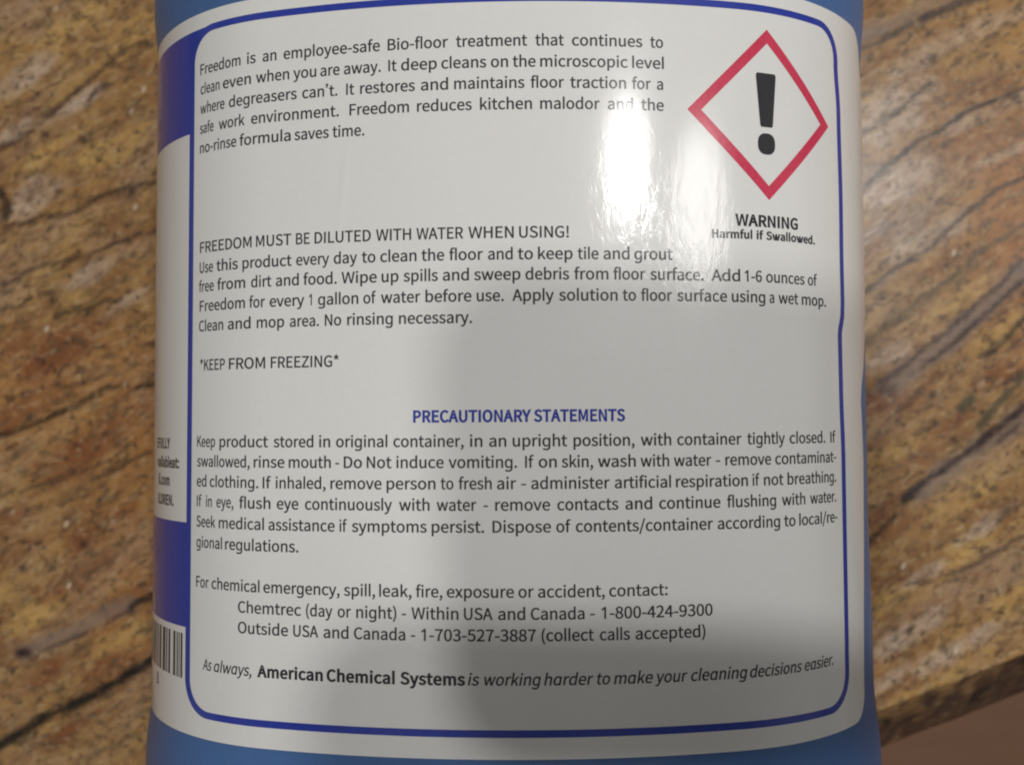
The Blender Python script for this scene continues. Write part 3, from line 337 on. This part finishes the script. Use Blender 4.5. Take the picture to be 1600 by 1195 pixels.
# ------------------------------------------------------------------ setting: granite countertop and floor
EDGE0 = Vector((102.4, -83.6)); ED = Vector((.9305, .3664)).normalized(); EN = Vector((-ED.y, ED.x))   # edge direction, inward normal
def build_counter():
    def axis(lo, f0, f1, hi, step):
        out = []; a = lo
        while a < f0: out.append(a); a += 60
        a = f0
        while a < f1: out.append(a); a += step
        a = f1
        while a <= hi: out.append(a); a += 60
        return out
    ss = axis(-1310, -290, 90, 1300, 1.15)
    tt = [0, .5, 1.2, 2] + axis(3, 3, 290, 800, 1.15)[0:]
    prof = [(-17, 46), (-19.5, 34), (-20.3, 27), (-20, 23.5), (-19, 21), (-17.4, 18.8), (-15.5, 16.7), (-13.5, 14.6), (-11.5, 12.5), (-9.5, 10.4), (-7.5, 8.4), (-5.6, 6.4), (-3.8, 4.6), (-2.3, 3), (-1.1, 1.5), (-.35, .3)]
    rows = [(t, h) for t, h in prof] + [(t, 0.0) for t in tt]
    nS = len(ss)
    vs = []; loc = []
    for t, h in rows:
        for s in ss:
            wob = .35*noise.noise(Vector((s*.06, 3.3, 0))) if h > 0 or t < 3 else 0
            p = EDGE0 + ED*s + EN*(t+wob)
            vs.append((p.x*MM, p.y*MM, -h*MM)); loc.append((p.x, p.y+h*.6))
    fs = [(r*nS+c, r*nS+c+1, (r+1)*nS+c+1, (r+1)*nS+c) for r in range(len(rows)-1) for c in range(nS-1)]
    me = bpy.data.meshes.new('granite_countertop'); me.from_pydata(vs, [], fs); me.update()
    for p in me.polygons: p.use_smooth = True
    # mineral map: R purple-brown veins, G black veins (both with painted edge shade), B pale flecks / R mauve bands, G olive veins
    n = len(vs); A = [[0, 0, 0] for _ in range(n)]; B = [[0, 0, 0] for _ in range(n)]
    cell = {}
    for i, (x, y) in enumerate(loc):
        if -190 < x < 190 and -130 < y < 165: cell.setdefault((int(x//6), int(y//6)), []).append(i)
    def near(x0, x1, y0, y1):
        for a in range(int(x0//6), int(x1//6)+1):
            for b in range(int(y0//6), int(y1//6)+1):
                yield from cell.get((a, b), ())
    def stamp(tgt, ch, i, val):
        if val > tgt[i][ch]: tgt[i][ch] = val
    for i in range(len(prof)*nS):                       # shade of the sloping edge, painted into the stone colour
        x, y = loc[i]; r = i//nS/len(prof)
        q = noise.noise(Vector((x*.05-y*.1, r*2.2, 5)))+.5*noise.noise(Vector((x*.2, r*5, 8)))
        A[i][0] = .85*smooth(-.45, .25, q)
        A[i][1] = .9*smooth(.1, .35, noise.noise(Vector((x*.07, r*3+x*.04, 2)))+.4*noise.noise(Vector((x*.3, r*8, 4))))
    kinds = {'p': (A, 0), 'k': (A, 1), 'm': (B, 0), 'g': (B, 1)}
    for q, (pts, wd, stg, kd) in enumerate(VEINS):
        tgt, ch = kinds[kd]
        for (x0, y0), (x1, y1) in zip(pts, pts[1:]):
            L = hypot(x1-x0, y1-y0) or 1e-6
            for i in near(min(x0, x1)-6, max(x0, x1)+6, min(y0, y1)-6, max(y0, y1)+6):
                x, y = loc[i]
                jx = 0.7*noise.noise(Vector((x*.22, y*.22, q)))+.5*noise.noise(Vector((x*.7, y*.7, q+.5)))
                jy = 0.7*noise.noise(Vector((x*.22, y*.22, q+9)))+.5*noise.noise(Vector((x*.7, y*.7, q+9.5)))
                X = x+jx*.8; Y = y+jy*.8
                t = max(0, min(1, ((X-x0)*(x1-x0)+(Y-y0)*(y1-y0))/L/L))
                d = hypot(X-x0-t*(x1-x0), Y-y0-t*(y1-y0))
                ww = wd*.74*(1+.55*noise.noise(Vector((x*.13, y*.13, q+4))))
                stamp(tgt, ch, i, stg*(1-smooth(ww*.45, ww*1.35+.25, d)))
    for lst, ch in ((SPOTS, 0), (FLECKS, 2)):
        for q, ((cx, cy), r) in enumerate(lst):
            for i in near(cx-6, cx+6, cy-6, cy+6):
                x, y = loc[i]
                d = hypot(x-cx, (y-cy)*1.1)*(1+.4*noise.noise(Vector((x*.6, y*.6, q))))
                stamp(A, ch, i, .9*(1-smooth(r*.3, r*(1.15 if ch == 0 else .8), d)))
    Zn = [[0, 0, 0] for _ in range(n)]
    ca, sa = cos(radians(33)), sin(radians(33))
    for q, (kd, (cx, cy), lu, lv) in enumerate(ZONES):
        ch = {'r': 0, 'm': 1, 'g': 2}[kd]
        for i in near(cx-lu-4, cx+lu+4, cy-lu-4, cy+lu+4):
            x, y = loc[i]
            a = (x-cx)*ca+(y-cy)*sa; b2 = -(x-cx)*sa+(y-cy)*ca
            d = hypot(a/lu, b2/lv)+.45*noise.noise(Vector((x*.12, y*.12, q)))+.25*noise.noise(Vector((x*.4, y*.4, q)))
            stamp(Zn, ch, i, .9*(1-smooth(.55, 1.25, d)))
    for nm, T in (('zones', Zn), ('mineral_shade', A), ('mineral_b', B)):
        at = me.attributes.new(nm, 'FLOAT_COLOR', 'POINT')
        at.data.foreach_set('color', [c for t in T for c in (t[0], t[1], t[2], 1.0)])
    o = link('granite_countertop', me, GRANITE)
    o['kind'] = 'structure'; o['label'] = 'polished golden brown granite countertop with dark diagonal veins'; o['category'] = 'countertop'
build_counter()
o = mesh('floor', [(-3, -3, -.9), (3, -3, -.9), (3, 3, -.9), (-3, 3, -.9)], [(0, 1, 2, 3)], FLOOR, smooth=False)
o['kind'] = 'structure'; o['label'] = 'plain reddish brown floor below the counter edge'; o['category'] = 'floor'

# ------------------------------------------------------------------ the jug
jug = bpy.data.objects.new('cleaner_jug', None); C.objects.link(jug); jug.location = (0, 0, 0); jug.empty_display_size = .05
jug['label'] = 'blue plastic cleaner jug with white printed label lying on the granite countertop'; jug['category'] = 'jug'

def section(n_f=120):
    """closed outline of the jug: list of (x, y, nx, ny, side angle from the front)"""
    pts = []
    LU = RF*THF+RC*(pi/2-THF)
    fr = [front(-LU+2*LU*i/n_f) for i in range(n_f+1)]
    for x, y, th in fr: pts.append((x, y, sin(th), -cos(th), th))
    for i in range(1, 6): pts.append((A_, fr[-1][1]+(H-2*fr[-1][1])*i/6, 1, 0, pi/2))
    for x, y, th in reversed(fr): pts.append((x, H-y, sin(th), cos(th), pi-th if th > 0 else -pi-th))
    for i in range(1, 6): pts.append((-A_, H-fr[0][1]-(H-2*fr[0][1])*i/6, -1, 0, -pi/2))
    return pts
SEC = section()
def flare(v, th):
    a = abs(th)
    side = smooth(1.05, 1.35, a)
    if v < 0:
        f = .75*smooth(-57.4, -66, v)
        s = (.25*smooth(-18, -30, v)+.35*smooth(-28, -46, v)+1.2*smooth(-52, -68, v)) if th > 0 else 1.5*smooth(-50, -68, v)
        if a > pi/2: s = 1.9*smooth(-52, -68, v)
        return f*(1-side)+s*side
    return (1-side)*1.0*smooth(76.4, 84, v)+side*.9*smooth(70, 84, v)
def body():
    vs = []; n = len(SEC); rings = []
    vv = [-78+.0, -77.6, -76.4, -74.6, -72.4] + [-70+i*1.5 for i in range(0, 12)] + [-50+i*5 for i in range(0, 25)] + [72, 74, 75.5, 76.5, 77.5, 79, 81, 83, 85, 88, 92, 97, 103, 110, 118, 126, 134, 141, 147, 151, 156, 160]
    vv = sorted(set(vv))
    for v in vv:
        ins = 0
        if v < -70: ins = 7*(1-math.sqrt(max(0, 1-((-70-v)/8.0)**2)))
        k = smooth(96, 152, v)                       # shoulder into the neck
        ring = []
        for x, y, nx, ny, th in SEC:
            e = flare(v, th)-ins-.12
            X = x+nx*e; Y = y+ny*e
            ang = math.atan2(Y-H/2, X); r = 21.0
            X = X*(1-k)+r*cos(ang)*k; Y = Y*(1-k)+(H/2+r*sin(ang))*k
            ring.append(len(vs)); vs.append(wpt(X, v+KSKEW*X, Y))
        rings.append(ring)
    fs = []
    for a, b in zip(rings, rings[1:]):
        for i in range(n): fs.append((a[i], a[(i+1) % n], b[(i+1) % n], b[i]))
    c0 = len(vs); vs.append(wpt(0, -75, H/2))
    for i in range(n): fs.append((c0, rings[0][(i+1) % n], rings[0][i]))
    return mesh('jug_body', vs, fs, BODY, jug)
body()
def cap():
    vs = []; fs = []; n = 72; prof = [(152, 24), (153, 25.2), (172, 25.0), (174, 24.2), (175, 22), (175.2, 0.5)]
    for v, r in prof:
        for i in range(n):
            a = 2*pi*i/n; rr = r-(.7 if (i % 2 and 152.5 < v < 173) else 0)
            vs.append(wpt(rr*cos(a), v, H/2+rr*sin(a)))
    for k in range(len(prof)-1):
        for i in range(n): fs.append((k*n+i, k*n+(i+1) % n, (k+1)*n+(i+1) % n, (k+1)*n+i))
    fs.append(tuple((len(prof)-1)*n+i for i in range(n)))
    mesh('screw_cap', vs, fs, CAPM, jug, smooth=False)
cap()

# ------------------------------------------------------------------ the label
V_TOP, V_BOT = 75.85, -56.65
REDGE = [(-56.65, 75.2), (-49, 75.1), (-36, 75.9), (-24, 76.8), (-8, 77.7), (-1, 77.0), (3.4, 76.4), (6.5, 77.4), (9.5, 79.2), (16, 82), (23.6, 84.4), (30, 85.4), (51, 85.6), (62, 84.6), (67, 82.6), (71, 80.6), (75.85, 80.2)]
def redge(v):
    for (a, ua), (b, ub) in zip(REDGE, REDGE[1:]):
        if a <= v <= b:
            t = (v-a)/(b-a); u = ua+(ub-ua)*t; break
    else: u = REDGE[-1][1]
    r = 5.0
    for d in (V_TOP-v, v-V_BOT):
        if d < r: u -= r-math.sqrt(max(0, r*r-(r-d)**2))
    return u
def label_sheet():
    vs = []; ns = []; fs = []; U0 = -152.0; cols = 190
    rows = []
    v = V_BOT
    vv = [V_BOT+d for d in (0, .15, .4, .8, 1.4, 2.2, 3.2, 4.2, 5)] + [V_BOT+5+i*(V_TOP-V_BOT-10)/110 for i in range(1, 110)] + [V_TOP-d for d in (5, 4.2, 3.2, 2.2, 1.4, .8, .4, .15, 0)]
    for v in vv:
        uR = redge(v); row = []
        for c in range(cols+1):
            t = c/cols; u = U0+(uR-U0)*t
            row.append(len(vs)); vs.append(S(u, v, .10)); ns.append(N(u))
        rows.append(row)
    for a, b in zip(rows, rows[1:]):
        for i in range(cols): fs.append((a[i], a[i+1], b[i+1], b[i]))
    # the cut edge of the film
    rim = rows[0]+[r[-1] for r in rows[1:]]+list(reversed(rows[-1][:-1]))
    low = []
    for i in rim:
        low.append(len(vs)); vs.append(vs[i]-ns[i]*.0002); ns.append(ns[i])
    for i in range(len(rim)-1): fs.append((rim[i+1], rim[i], low[i], low[i+1]))
    return mesh('paper_label', vs, fs, WHITE, jug, normals=ns)
LABEL = label_sheet()

class Print:
    """flat ink shapes laid on the label: polygons in label millimetres, wrapped over the jug"""
    def __init__(s, off=.135): s.v = []; s.n = []; s.f = []; s.off = off
    def pt(s, u, v): s.v.append(S(u, v, s.off)); s.n.append(N(u)); return len(s.v)-1
    def poly(s, loops):
        flat = [p for l in loops for p in l]
        ids = [s.pt(*p) for p in flat]
        for t in tessellate_polygon([[Vector((p[0], p[1], 0)) for p in l] for l in loops]):
            a, b, c = (flat[i] for i in t)
            ar = (b[0]-a[0])*(c[1]-a[1])-(b[1]-a[1])*(c[0]-a[0])
            if abs(ar) < 1e-9: continue
            s.f.append(tuple(ids[i] for i in (t if ar > 0 else (t[0], t[2], t[1]))))
    def quadgrid(s, fn, nu, nv):
        ids = [[s.pt(*fn(i/nu, j/nv)) for i in range(nu+1)] for j in range(nv+1)]
        for j in range(nv):
            for i in range(nu): s.f.append((ids[j][i], ids[j][i+1], ids[j+1][i+1], ids[j+1][i]))
    def stroke(s, path, wd, closed=False):
        L = []; R = []; n = len(path)
        for i in range(n):
            a = path[i-1] if (i > 0 or closed) else path[i]; b = path[(i+1) % n] if (i < n-1 or closed) else path[i]
            dx, dy = b[0]-a[0], b[1]-a[1]; l = hypot(dx, dy); wq = wd*(1+.22*abs(dy)/l); nx, ny = -dy/l*wq/2, dx/l*wq/2
            L.append(s.pt(path[i][0]+nx, path[i][1]+ny)); R.append(s.pt(path[i][0]-nx, path[i][1]-ny))
        for i in range(n if closed else n-1):
            j = (i+1) % n; s.f.append((R[i], R[j], L[j], L[i]))
    def done(s, name, mat, label=None):
        o = mesh(name, s.v, s.f, mat, LABEL, normals=s.n)
        if label: o['label'] = label
        return o

# --- border line with rounded corners; the right run is kinked where the film creased
BU0, BU1, BV0, BV1, BR = -60.0, 66.8, -52.4, 72.55, 6.0
def arc(cx, cy, a0, a1, n=12): return [(cx+BR*cos(radians(a0+(a1-a0)*i/n)), cy+BR*sin(radians(a0+(a1-a0)*i/n))) for i in range(n+1)]
def seg(a, b, n): return [(a[0]+(b[0]-a[0])*i/n, a[1]+(b[1]-a[1])*i/n) for i in range(1, n)]
KINK = [(-42, 0.05), (-8, 0), (5, -.45), (15.4, -.55), (19.2, .55), (21, .75), (30, .65), (40, .75), (57, .4), (66, -.4)]
def kink(v):
    for (a, x), (b, y) in zip(KINK, KINK[1:]):
        if a <= v <= b: return x+(y-x)*smooth(a, b, v)
    return KINK[-1][1] if v > 66 else 0
path = arc(BU0+BR, BV0+BR, 180, 270)+seg((BU0+BR, BV0), (BU1-BR, BV0), 60)+arc(BU1-BR, BV0+BR, 270, 360)+[(BU1+kink(v), v) for _, v in seg((BU1, BV0+BR), (BU1, BV1-BR), 90)]
path += [(p[0]-.4*(1-i/12), p[1]) for i, p in enumerate(arc(BU1-BR, BV1-BR, 0, 90))]+seg((BU1-BR, BV1), (BU0+BR, BV1), 60)+arc(BU0+BR, BV1-BR, 90, 180)+seg((BU0, BV1-BR), (BU0, BV0+BR), 50)
p = Print(.125); p.stroke(path, 1.25, True); p.done('border_line', BLUE)

# --- blue blocks of the neighbouring panel
p = Print(.118)
p.quadgrid(lambda a, b: (-150+(-60+150)*a, 53.75+(72.9-53.75)*b), 60, 8)
def cornerpiece(a, b):
    u = BU0+6.0*a; lo = BV1-BR+math.sqrt(max(0, BR*BR-(BR-6.0*a)**2))
    return (u, lo+(72.9-lo)*b)
p.quadgrid(cornerpiece, 16, 3)
p.done('blue_panel', BLUE, 'upper dark blue panel wrapping the left side of the label')
p = Print(.118); p.quadgrid(lambda a, b: (-150+(-60+150)*a, -37.5+(-18.4+37.5)*b), 60, 8)
p.done('blue_panel', BLUE, 'lower dark blue panel wrapping the left side of the label')

# --- bar code
bars = [(-62.4, -61.75), (-63.02, -62.75), (-63.62, -63.3), (-64.0, -63.82), (-65.25, -64.4), (-67.4, -66.55), (-68.5, -67.95), (-70.4, -68.95), (-72.5, -71.3), (-74.1, -73.2), (-75.6, -74.9), (-77.3, -76.2), (-78.6, -78.1), (-80.8, -79.6), (-82, -81.5), (-84.4, -83)]
p = Print()
for a, b in bars: p.quadgrid(lambda s, t: (a+(b-a)*s, -46.9+(-38.7+46.9)*t), 1, 3)
p.done('bar_code', INK)

# ------------------------------------------------------------------ lettering
GL = {}
for num, adv, cs in GLYPHS: GL[chr(num)] = (adv, [list(zip(c[0::2], c[1::2])) for c in cs])
EM = 2.8658/1000
def area(c): return sum(c[i-1][0]*c[i][1]-c[i][0]*c[i-1][1] for i in range(len(c)))/2
def embolden(c, d, outer_sign):
    n = len(c); out = []
    for i in range(n):
        a, b, e = c[i-1], c[i], c[(i+1) % n]
        d1 = (b[0]-a[0], b[1]-a[1]); d2 = (e[0]-b[0], e[1]-b[1]); l1 = hypot(*d1) or 1; l2 = hypot(*d2) or 1
        n1 = (d1[1]/l1, -d1[0]/l1); n2 = (d2[1]/l2, -d2[0]/l2)
        mx, my = n1[0]+n2[0], n1[1]+n2[1]; ml = max(.55, (mx*mx+my*my)/2)
        out.append((b[0]+outer_sign*mx/ml*d, b[1]+outer_sign*my/ml*d*.75))
    return out
def glyph(ch, style):
    if style == 'i' and ch == 'a': ch = '\u0251'
    adv, cs = GL[ch]
    if not cs: return adv, cs
    big = max(cs, key=lambda c: abs(area(c))); sg = 1 if area(big) > 0 else -1
    d = {'r': 16.0, 'i': 14.0, 'b': 41.0}[style]
    cs = [embolden(c, d, sg) for c in cs]
    if style == 'i': cs = [[(x+y*.19, y) for x, y in c] for c in cs]
    return adv, cs
def word(p, text, u, v, style, size, fx):
    x = None; text = text.replace('\ufb02', 'fl').replace('\ufb01', 'fi')
    for ch in text:
        adv, cs = glyph(ch, style)
        if x is None: x = -min(q[0] for c in cs for q in c if True) if style != 'i' else -min(q[0] for c in GL[ch if ch != 'a' else '\u0251'][1] for q in c)
        if cs:
            loops = [[(u+(x+a)*EM*size*fx, v+b*EM*size) for a, b in c] for c in cs]
            # each outline with its own holes (dots and stems apart)
            ar = [area(c) for c in cs]; sg = 1 if ar[max(range(len(cs)), key=lambda i: abs(ar[i]))] > 0 else -1
            outs = [i for i in range(len(cs)) if ar[i]*sg > 0]; holes = [i for i in range(len(cs)) if ar[i]*sg <= 0]
            def inside(pt, lp):
                r = False
                for (x0, y0), (x1, y1) in zip(lp, lp[1:]+lp[:1]):
                    if (y0 > pt[1]) != (y1 > pt[1]) and pt[0] < (x1-x0)*(pt[1]-y0)/(y1-y0)+x0: r = not r
                return r
            for o in outs: p.poly([loops[o]]+[loops[h] for h in holes if inside(loops[h][0], loops[o])])
        x += adv+(30 if style == 'b' else 0)
BLOCKS = [('printed_paragraph', 'ABCDE', INK), ('printed_paragraph', 'FGHIJ', INK), ('printed_notice', 'K', INK), ('printed_heading', ('PS',), BLUE),
          ('printed_paragraph', 'LMNOPQ', INK), ('printed_contacts', 'RST', INK), ('printed_slogan', 'U', INK_BOLD), ('warning_text', ('W', 'Hm'), INK_BOLD)]
ORDER = ['A', 'B', 'C', 'D', 'E', 'F', 'G', 'H', 'I', 'J', 'K', 'PS', 'L', 'M', 'N', 'O', 'P', 'Q', 'R', 'S', 'T', 'U', 'U', 'U', 'W', 'Hm']
for name, keys, mat in BLOCKS:
    p = Print(.14)
    for key, (v, style, size, col, row) in zip(ORDER, LINES):
        if key in keys:
            for text, u, fx in row: word(p, text, u, v, style, size, fx)
    p.done(name, mat)
# line ends of the neighbouring panel, running round the side
p = Print(.14)
for text, ur, v in (('EFULLY', -67.3, -4.9), ('vailable', -66.3, -8.5), ('at:', -63.3, -8.5), ('il.com', -67.2, -11.9), ('ILDREN.', -65.2, -15.6)):
    word(p, text, ur-(sum(GL[c][0] for c in text)+30*len(text))*EM*.9, v, 'b', .98, .9)
p.done('printed_small_text', INK)
p = Print(.14); word(p, '8', -74.4, -50.2, 'r', 1.15, 1.0); p.done('bar_code_digit', INK)

# ------------------------------------------------------------------ hazard sign
HU, HV = 48.15, 53.65
def diamond(r, n=28):
    cs = [(HU+r, HV), (HU, HV+r), (HU-r, HV), (HU, HV-r)]; out = []
    for i in range(4):
        a, b = cs[i], cs[(i+1) % 4]
        out += [(a[0]+(b[0]-a[0])*t/n, a[1]+(b[1]-a[1])*t/n) for t in range(n)]
    return out
p = Print(); o_, i_ = diamond(15.25), diamond(12.75)
a = [p.pt(*q) for q in o_]; b = [p.pt(*q) for q in i_]
for i in range(len(a)): j = (i+1) % len(a); p.f.append((a[i], a[j], b[j], b[i]))
p.done('hazard_diamond', RED)
p = Print()
def stem(s, t):                       # slightly rounded, tapering bar
    v = 51.35+(61.0-51.35)*t; hw = (1.28+(2.1-1.28)*t)*(1-.12*max(0, abs(t-.5)*2-.93)/.07)
    return (47.85+(2*s-1)*hw, v)
p.quadgrid(stem, 4, 24)
dot = [(47.8+1.78*math.copysign(abs(cos(t))**.8, cos(t)), 48.35+1.9*math.copysign(abs(sin(t))**.8, sin(t))) for t in [2*pi*i/40 for i in range(40)]]
c = p.pt(47.8, 48.35); ids = [p.pt(*q) for q in dot]
for i in range(len(ids)): p.f.append((c, ids[i], ids[(i+1) % len(ids)]))
p.done('exclamation_mark', INK)

# ------------------------------------------------------------------ unseen phone-like slab, placed, sized and tilted to shadow the label
ph = bpy.data.objects.new('phone_shadow_blocker', None); C.objects.link(ph); ph.empty_display_size = .02
ph['label'] = 'unseen black phone-like slab, added beside the camera to shade the lower label'; ph['category'] = 'phone'
pm = Matrix.Identity(4)
ro, pi_ = radians(BLOCKER_ROLL), radians(BLOCKER_PITCH)
px = AX_R*cos(ro)-AX_U*sin(ro); py0 = AX_U*cos(ro)+AX_R*sin(ro)
py = py0*cos(pi_)+AX_F*sin(pi_); pz = px.cross(py)
org = CAM-AX_F*.006+AX_R*BLOCKER_CORNER[0]*MM+AX_U*BLOCKER_CORNER[1]*MM
for i, a in enumerate((px, py, pz)):
    for j in range(3): pm[j][i] = a[j]
for j in range(3): pm[j][3] = org[j]
ph.matrix_world = pm
def slab(name, x0, x1, y0, y1, z0, z1, r, mat):
    bm = bmesh.new(); ring = []
    for cx, cy, a0 in ((x1-r, y1-r, 0), (x0+r, y1-r, 90), (x0+r, y0+r, 180), (x1-r, y0+r, 270)):
        for i in range(7):
            a = radians(a0+90*i/6); ring.append((cx+r*cos(a), cy+r*sin(a)))
    lo = [bm.verts.new((x*MM, y*MM, z0*MM)) for x, y in ring]; hi = [bm.verts.new((x*MM, y*MM, z1*MM)) for x, y in ring]
    bm.faces.new(list(reversed(lo))); bm.faces.new(hi)
    for i in range(len(lo)): j = (i+1) % len(lo); bm.faces.new((lo[i], lo[j], hi[j], hi[i]))
    me = bpy.data.meshes.new(name); bm.to_mesh(me); bm.free()
    return link(name, me, mat, ph)
slab('blocker_body', 0, 124, -80, 0, 0, 7.2, 13, BLOCKER)
slab('blocker_screen', 14, 110, -77, -3, 7.2, 7.5, 1, GLASS)
